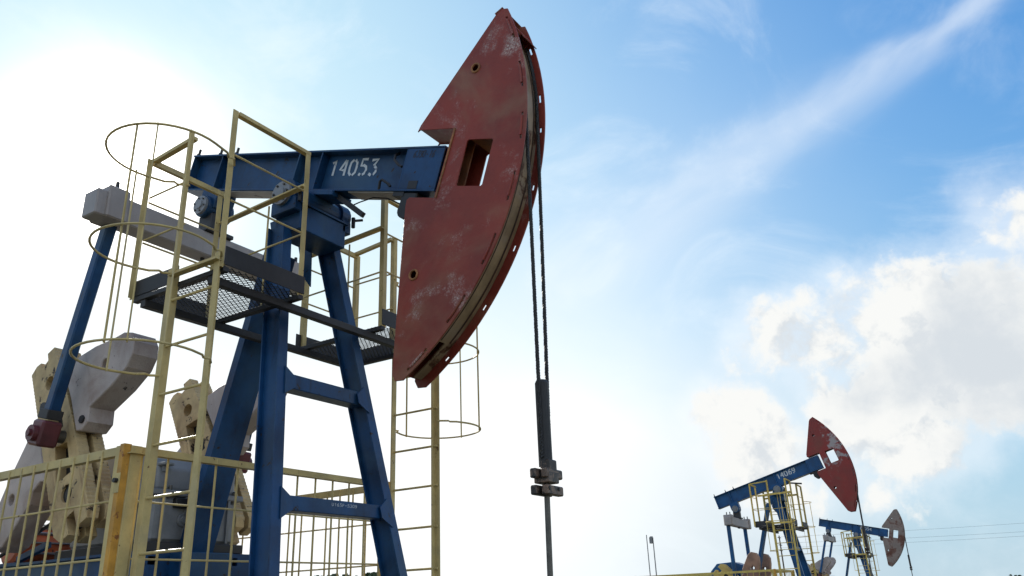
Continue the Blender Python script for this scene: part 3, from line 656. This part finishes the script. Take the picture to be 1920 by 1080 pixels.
def reducer(pump, mat, detail):
    root = group('gear_reducer', pump)
    part('lower_case', 'rlc', mat, lambda bm: bx(bm, (-2.35, -.43, 2.16), (-1.215, .43, 2.535), .03), root)
    part('flange', 'rfl', mat, lambda bm: bx(bm, (-2.40, -.48, 2.536), (-1.19, .48, 2.585), .008), root)
    def lid(bm):
        prof = [(-2.33, 2.586), (-2.33, 2.74), (-2.12, 2.95), (-1.62, 2.98), (-1.30, 2.86), (-1.225, 2.76), (-1.225, 2.586)]
        A_ = [[bm.verts.new((x, y, z)) for x, z in prof] for y in (-.40, .40)]
        n = len(prof)
        for i in range(n): bm.faces.new((A_[0][i], A_[0][(i+1) % n], A_[1][(i+1) % n], A_[1][i]))
        fs = [bm.faces.new(A_[0]), bm.faces.new(A_[1])]
        bmesh.ops.bevel(bm, geom=list(bm.edges), offset=.02, segments=2, affect='EDGES', profile=.5)
    part('lid', 'rlid', mat, lid, root)
    part('slow_shaft', 'rsh', 'steel', lambda bm: disc(bm, (SHAFT[0], 0, SHAFT[1]), (0, 1, 0), .07, 1.30, 20), root)
    for s in (-1, 1):
        part('shaft_cover', ('rsc', s), mat, lambda bm, s=s: (disc(bm, (SHAFT[0], s*.455, SHAFT[1]), (0, 1, 0), .19, .10, 24, .15), disc(bm, (-1.40, s*.45, 2.56), (0, 1, 0), .11, .09, 20, .15)), root)
    for y in (-.33, -.11, .11, .33):
        part('rib', 'rrib', mat, lambda bm: bx(bm, (-1.214, -.012, 2.17), (-1.195, .012, 2.534)), root, (0, y, 0))
        part('flange_bolt', 'rfb', 'steel', lambda bm: tube(bm, [(-1.205, 0, 2.52), (-1.205, 0, 2.62)], .014, 6), root, (0, y+.05, 0))
    for x in (-1.30, -1.45, -1.60):
        part('flange_bolt', 'rfb2', mat, lambda bm: (tube(bm, [(0, -.452, 2.48), (0, -.452, 2.68)], .022, 8), tube(bm, [(0, -.452, 2.62), (0, -.452, 2.655)], .034, 6)), root, (x, 0, 0))
    part('sight_plug', 'rsp', mat, lambda bm: (disc(bm, (-1.205, -.13, 2.345), (1, 0, 0), .055, .03, 18, .2), disc(bm, (-1.185, -.13, 2.345), (1, 0, 0), .03, .02, 12)), root)
    part('lifting_lug', 'rll', mat, lambda bm: (bx(bm, (-1.26, -.40, 2.775), (-1.15, -.30, 2.805), .008), bx(bm, (-1.235, -.37, 2.73), (-1.20, -.33, 2.776))), root)
    part('oil_box', 'rob', 'black', lambda bm: bx(bm, (-1.213, -.24, 2.44), (-1.16, -.02, 2.52), .006), root)
    part('foot', 'rft', 'dark', lambda bm: bx(bm, (-2.42, -.50, 2.085), (-1.17, .50, 2.159), .006), root)

def base(pump, detail):
    root = group('base_frame', pump)
    for s in (-1, 1):
        part('side_beam', ('bsb', s), 'blue', lambda bm, s=s: i_beam(bm, (-4.15, s*.52, 1.84), (-1.16, s*.52, 1.84), .16, .48, .02, .012), root)
        part('skid', ('bsk', s), 'blue', lambda bm, s=s: i_beam(bm, (-4.3, s*.40, 1.17), (1.0, s*.40, 1.17), .22, .34, .02, .014), root)
    plate_part('end_plate', 'bep', 'blue', [(-.60, 1.34), (-.30, 1.34), (-.30, 1.45), (-.22, 1.56), (-.10, 1.60), (.02, 1.56), (.10, 1.45), (.10, 1.34), (.60, 1.34), (.60, 2.08), (-.60, 2.08)], [[(-.46, 1.98), (-.46, 2.045), (-.36, 2.045), (-.36, 1.98)], [(.30, 1.98), (.30, 2.045), (.42, 2.045), (.42, 1.98)]], .02, lambda a, b, c: Vector((-1.145+c, a, b)), root)
    part('post_seat', 'bps', 'blue', lambda bm: bx(bm, (-1.32, -.26, 1.34), (-1.00, .26, 2.075), .006), root)
    for x in (-1.9, -2.7, -3.5, -4.1):
        part('cross_member', 'bcm', 'blue', lambda bm: i_beam(bm, (0, -.43, 1.84), (0, .43, 1.84), .12, .46, .015, .01, (1, 0, 0)), root, (x, 0, 0))
        for s in (-1, 1): part('stub_post', ('bstp', s), 'blue', lambda bm, s=s: bx(bm, (-.08, s*.45-.08, 1.345), (.08, s*.45+.08, 1.60)), root, (x, 0, 0))
    m = group('electric_motor', pump)
    part('motor_body', 'mb', 'orange', lambda bm: tube(bm, [(-3.30, -.45, 2.26), (-3.30, -.43, 2.26), (-3.30, .12, 2.26), (-3.30, .15, 2.26)], .18, 22, False, [.14, .18, .18, .14]), m)
    for k in range(9):
        a = R(-20+k*27)
        part('cooling_fin', ('mf', k), 'grey', lambda bm, a=a: bar(bm, (-3.30+.192*math.cos(a), -.36, 2.26+.192*math.sin(a)), (-3.30+.192*math.cos(a), .08, 2.26+.192*math.sin(a)), .012, .04, (-math.sin(a), 0, math.cos(a))), m)
    part('motor_rail', 'mr', 'blue', lambda bm: (bx(bm, (-3.65, -.52, 2.081), (-2.95, .22, 2.10)), bar(bm, (-2.95, -.52, 2.12), (-2.50, -.52, 2.22), .05, .05)), m)
    part('belt_guard', 'mbg', 'blue', lambda bm: (tube(bm, [(-3.30, .24, 2.26), (-3.30, .38, 2.26)], .22, 22), bx(bm, (-3.3, .25, 2.12), (-2.35, .37, 2.46), .02)), m)
    br = group('brake_rod', pump)
    part('rod', 'brr', 'black', lambda bm: tube(bm, [(-2.15, -.58, 2.46), (-2.6, -.62, 2.30), (-3.9, -.72, 1.84)], .018, 6), br)

def bridle(pump, th, a1, detail):
    """wire rope sling, rope socket, carrier clamps and polished rod"""
    c, s_ = math.cos(th), math.sin(th); rt = 2.385
    cx, cz = AC[0]*c-AC[1]*s_, PIV+AC[0]*s_+AC[1]*c
    X = cx+rt; zc = 2.42 if abs(th+R(18)) < .02 else cz-rt*0-1.95
    amax = a1+th
    root = group('bridle', pump); zs = zc+.55
    for k, (ya, yb) in enumerate(((-.072, -.078), (.105, .022))):
        def rope(bm, ya=ya, yb=yb, k=k):
            pts = [(cx+rt*math.cos(a), ya, cz+rt*math.sin(a)) for a in [amax-.10-(amax-.10)*i/26 for i in range(27)]]
            n = 40; z0 = cz
            pts += [(X-.012*i/n, ya+(yb-ya)*i/n, z0+(zc+.03-z0)*i/n) for i in range(1, n+1)]
            if not detail:
                tube(bm, pts, .0165, 7)
            else:                                         # three strands laid round each other
                P_ = [Vector(q) for q in pts]; fine = []
                for i in range(len(P_)-1):
                    m_ = max(1, int((P_[i+1]-P_[i]).length/.011))
                    fine += [P_[i].lerp(P_[i+1], j/m_) for j in range(m_)]
                fine.append(P_[-1])
                for st in range(3):
                    h = []
                    for i, q in enumerate(fine):
                        d_ = (fine[min(i+1, len(fine)-1)]-fine[max(i-1, 0)]).normalized(); e1 = Vector((0, 1, 0)); e2 = d_.cross(e1); w_ = i*.011*2*math.pi/.055+st*2.0944
                        h.append(q+(e1*math.cos(w_)+e2*math.sin(w_))*.0072)
                    tube(bm, h, .0084, 5)
        part('wire_rope', ('rope', k, round(th, 3)), 'rope', rope, root)
    xm, ym = X-.015, -.030
    part('rope_socket', ('sock', round(th, 3)), 'black', lambda bm: tube(bm, [(xm, ym, zc-.02), (xm, ym, zs-.02), (xm, ym, zs)], .046, 14, False, [.046, .046, .036]), root)
    part('clamp_sleeve', ('slv', round(th, 3)), 'clamp', lambda bm: (bx(bm, (xm-.02, ym-.045, zc-.12), (xm+.05, ym+.06, zc+.02), .008), bx(bm, (xm-.055, ym-.07, zc-.13), (xm+.055, ym+.07, zc-.06), .006)), root)
    for z in (zc-.07, zc-.175):
        for sg in (-1, 1):
            part('carrier_clamp', ('ccl', sg), 'clamp', lambda bm, sg=sg: bx(bm, ((.006 if sg > 0 else -.052), -.105+.02*sg, -.03), ((.052 if sg > 0 else -.006), .105+.02*sg, .03), .007), root, (xm, ym, z))
    for q in (-.06, .06):
        part('clamp_bolt', ('cbt', q, round(th, 3)), 'black', lambda bm, q=q: tube(bm, [(xm-.058, ym+q, zc-.165), (xm+.058, ym+q, zc-.165)], .012, 6), root)
    part('polished_rod', ('prd', round(th, 3)), 'steel', lambda bm: tube(bm, [(xm, ym, zc+.02), (xm-.02, ym, 1.15)], .019, 12), root)
    part('stuffing_box', 'stuff', 'dark', lambda bm: tube(bm, [(X-.03, ym, .02), (X-.03, ym, .35), (X-.03, ym, .36), (X-.03, ym, .9), (X-.03, ym, .92), (X-.03, ym, 1.15)], .1, 16, False, [.16, .16, .09, .09, .06, .05]), root)

def pumpjack(loc, yaw, th, number, label, head_mat, inner, vs, mats, red_m, redu, detail, side=1):
    global FAR
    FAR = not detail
    p = thing('pumpjack', label, 'pumpjack', loc, yaw, 'pumpjacks standing in a row')
    samson_post(p, detail); walking_beam(p, th, number, detail)
    a1 = horsehead(p, th, head_mat, vs, inner, detail)
    sb = group('support_beams', p)
    for x in (.30, -.485):
        part('support_beam', ('spb', x), 'dark', lambda bm: bx(bm, (-.03, -1.21, 3.795), (.03, 1.21, 3.853), .003), sb, (x, 0, 0))
    for s in (-1, 1): platform(p, s, detail); ladder(p, s, detail)
    drive(p, th, mats, red_m, detail, side); reducer(p, redu, detail); base(p, detail); bridle(p, th, a1, detail)
    return p

def fence(loc, yaw, label):
    global FAR
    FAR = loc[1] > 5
    f = thing('safety_fence', label, 'fence', loc, yaw, 'safety fences round the pumpjacks')
    X1, X0, Yf, T, Bz = -.21, -4.40, 1.35, 2.69, 1.0
    def panel(key, p, q, n, gap):
        root = group('fence_panel', f); p = Vector(p); q = Vector(q); d = (q-p).normalized(); L = (q-p).length
        out = Vector((d.y, -d.x, 0))
        part('top_rail', ('ftr', key), 'cream', lambda bm: angle_bar(bm, p+Vector((0, 0, T-.058)), q+Vector((0, 0, T-.058)), .058, .006, (0, 0, 1), 1, 1), root)
        for z in (2.325, 1.955, 1.55, 1.12):
            part('cross_rod', ('fcr', key), 'cream', lambda bm: tube(bm, [p, q], .0078, 6), root, (0, 0, z))
        for k in range(n):
            t = gap*(k+.6)
            if t > L-.05: break
            pos = p+d*t
            part('bar', 'fbar', 'cream', lambda bm: tube(bm, [(0, 0, Bz), (0, 0, T-.01)], .0085, 6), root, pos)
        wd_ = .052 if key in ('near', 'far') else .062
        for e, sg in ((p, 1), (q, -1)):
            part('post', ('fpo', key, sg), 'cream', lambda bm, e=e, sg=sg: bar(bm, e+d*sg*wd_+Vector((0, 0, Bz)), e+d*sg*wd_+Vector((0, 0, T-.001)), wd_*1.3, .05, tuple(d), .003), root)
    panel('near', (X1, -Yf, 0), (X0, -Yf, 0), 26, .172)
    panel('front', (X1, -Yf, 0), (X1, Yf, 0), 14, .2045)
    panel('far', (X1, Yf, 0), (X0, Yf, 0), 26, .172)
    panel('back', (X0, -Yf, 0), (X0, Yf, 0), 14, .2045)
    for k, (x, y) in enumerate(((X1, -Yf), (X1, Yf), (X0, -Yf), (X0, Yf))):
        part('corner_post', ('fcp',), 'ochre', lambda bm: bx(bm, (-.036, -.029, Bz-.0), (.012, .029, T+.008), .003), f, (x, y, 0))
    part('lock_plate', 'flp', 'cream', lambda bm: bx(bm, (X1-.037, -Yf-.035, 2.37), (X1+.018, -Yf-.0295, 2.50), .001), f)
    part('lock_bolt', 'flb', 'black', lambda bm: disc(bm, (X1-.008, -Yf-.045, 2.45), (0, 1, 0), .016, .03, 10), f)
    return f

def pad(loc, yaw, zlow):
    me = part('concrete_pad', 'pad', 'concrete', lambda bm: bx(bm, (-4.75, -1.75, -.4), (1.15, 1.75, .998), .02), None, loc, (0, 0, yaw)); me['kind'] = 'structure'

P2 = ((-1.56, 21.08, -.535), R(3.28)); P3 = ((-3.42, 43.2, -.79), R(2.0))
for l, y in (((0, 0, 0), 0), P2, P3): pad(l, y, 0)
pumpjack((0, 0, 0), 0, R(-18), '14053', 'large pumpjack with dull dark red horsehead, beam stencilled 14053', 'head_red', 'track', 1.0, ('crank', 'weight'), 'maroon', 'grey', True)
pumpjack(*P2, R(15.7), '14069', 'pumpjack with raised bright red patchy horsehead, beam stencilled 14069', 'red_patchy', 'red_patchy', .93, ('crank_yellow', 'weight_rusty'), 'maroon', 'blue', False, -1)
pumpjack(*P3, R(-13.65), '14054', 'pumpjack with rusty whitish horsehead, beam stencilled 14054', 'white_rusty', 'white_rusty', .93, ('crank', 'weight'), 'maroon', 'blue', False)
fence((0, 0, 0), 0, 'cream barred safety fence round the pumpjack with dull dark red horsehead')
fence(*P2, 'yellowish barred safety fence round the pumpjack with bright red patchy horsehead')
fence(*P3, 'small barred safety fence round the pumpjack with rusty whitish horsehead')

# ------------------------------------------------------------------ small things beyond
FAR = False
def ray_at(px, py, dist): return CAM+direction(px, py)*dist
a = ray_at(1212, 1003, 34); b = ray_at(1224, 1008, 34)
t = thing('antenna_mast', 'thin plain metal mast standing beside the lamp pole', 'mast', (a.x, a.y, gz(a.y)))
part('pole', 'am', 'galv', lambda bm: tube(bm, [(0, 0, 0), (0, 0, (a.z-gz(a.y))*.55), (0, 0, (a.z-gz(a.y))*.551), (0, 0, a.z-gz(a.y))], .03, 8, False, [.035, .035, .022, .018]), t)
t = thing('lamp_pole', 'slim metal pole with small box lamp at its top', 'lamp pole', (b.x, b.y, gz(b.y))); hb = b.z-gz(b.y)
part('pole', 'lp', 'galv', lambda bm: tube(bm, [(0, 0, 0), (0, 0, hb)], .025, 8, False, [.035, .02]), t)
part('lamp_head', 'lh', 'galv', lambda bm: (bx(bm, (-.13, -.09, hb-.22), (-.02, .09, hb+.02), .01), bx(bm, (-.10, -.06, hb+.02), (-.02, .06, hb+.05))), t)
# power line
hp = 8.6; D0 = 128
pl = direction(1463, 1020); pl = CAM+pl*(150/math.hypot(pl.x, pl.y)); prr = direction(2150, 1000); prr = CAM+prr*(150/math.hypot(prr.x, prr.y))
for q in (pl, prr):
    t = thing('utility_pole', 'wooden utility pole carrying three thin power wires', 'utility pole', (q.x, q.y, gz(q.y)), 0, 'poles of the power line')
    part('pole', 'up', 'wood', lambda bm: tube(bm, [(0, 0, 0), (0, 0, 11.6)], .15, 10, False, [.16, .10]), t)
    part('cross_arm', 'ua', 'wood', lambda bm: (bx(bm, (-.06, -.9, 11.2), (.06, .9, 11.32)), bx(bm, (-.06, -.9, 10.0), (.06, .9, 10.12)), bx(bm, (-.06, -.9, 9.1), (.06, .9, 9.22))), t)
for k, (e0, e1) in enumerate(((992.5, 982.5), (1005.5, 1000), (1015, 1008))):
    d0, d1 = direction(1700, e0), direction(1920, e1)
    def hgt(d): return 1.6+150*d.z/math.hypot(d.x, d.y)
    A0 = Vector((pl.x, pl.y+(.8-k*.8), hgt(d0)+.1)); B0 = Vector((prr.x, prr.y+(.8-k*.8), hgt(d1)+.2))
    bm = bmesh.new(); tube(bm, [A0.lerp(B0, i/20)-Vector((0, 0, 1.0*(i/20)*(1-i/20))) for i in range(21)], .013, 5)
    o = put('power_wire', mesh_of(bm, 'power_wire', 'wire')); o['label'] = 'thin power wire strung between the utility poles'; o['category'] = 'wire'; o['group'] = 'wires of the power line'
# far-off wood
rng = random.Random(5); bm = bmesh.new()
def far_tree(x, y, h):
    z0 = gz(y)
    tube(bm, [(x, y, z0), (x, y, z0+h*.5)], .3, 5, False, [.35, .15])
    for k in range(110):
        a_ = rng.uniform(0, 6.283); v = rng.random()**.7; rr = h*.34*math.sqrt(rng.random())*math.sin(math.pi*(.15+.8*v)); zz = z0+h*(.18+.82*v)
        c = Vector((x+rr*math.cos(a_), y+rr*math.sin(a_), zz)); s = h*.055*rng.uniform(.6, 1.4)
        n = Vector((rng.gauss(0, 1), rng.gauss(0, 1), rng.gauss(0, 1))).normalized(); t1 = n.orthogonal().normalized(); t2 = n.cross(t1)
        bm.faces.new([bm.verts.new(c+t1*s), bm.verts.new(c+t2*s), bm.verts.new(c-t1*s), bm.verts.new(c-t2*s)])
for k in range(150):
    px = rng.uniform(-350, 830); d = direction(px, 1076); dist = rng.uniform(280, 360); hh = math.hypot(d.x, d.y)
    top = 1.4+dist*math.tan(R(2.05))*(1 if px < 720 else .75)*rng.uniform(.72, 1.04)
    far_tree(CAM.x+d.x/hh*dist, CAM.y+d.y/hh*dist, top+1.35)
for k in range(16):
    d = direction(rng.uniform(1890, 2250), 1077); dist = rng.uniform(230, 300); hh = math.hypot(d.x, d.y)
    far_tree(CAM.x+d.x/hh*dist, CAM.y+d.y/hh*dist, 2.9+dist*math.tan(R(.30))*rng.uniform(.8, 1.1))
me = bpy.data.meshes.new('distant_wood'); bm.to_mesh(me); bm.free(); me.materials.append(M['leaf'])
o = put('distant_wood', me); o['kind'] = 'stuff'; o['label'] = 'far-off line of trees along the horizon'; o['category'] = 'trees'
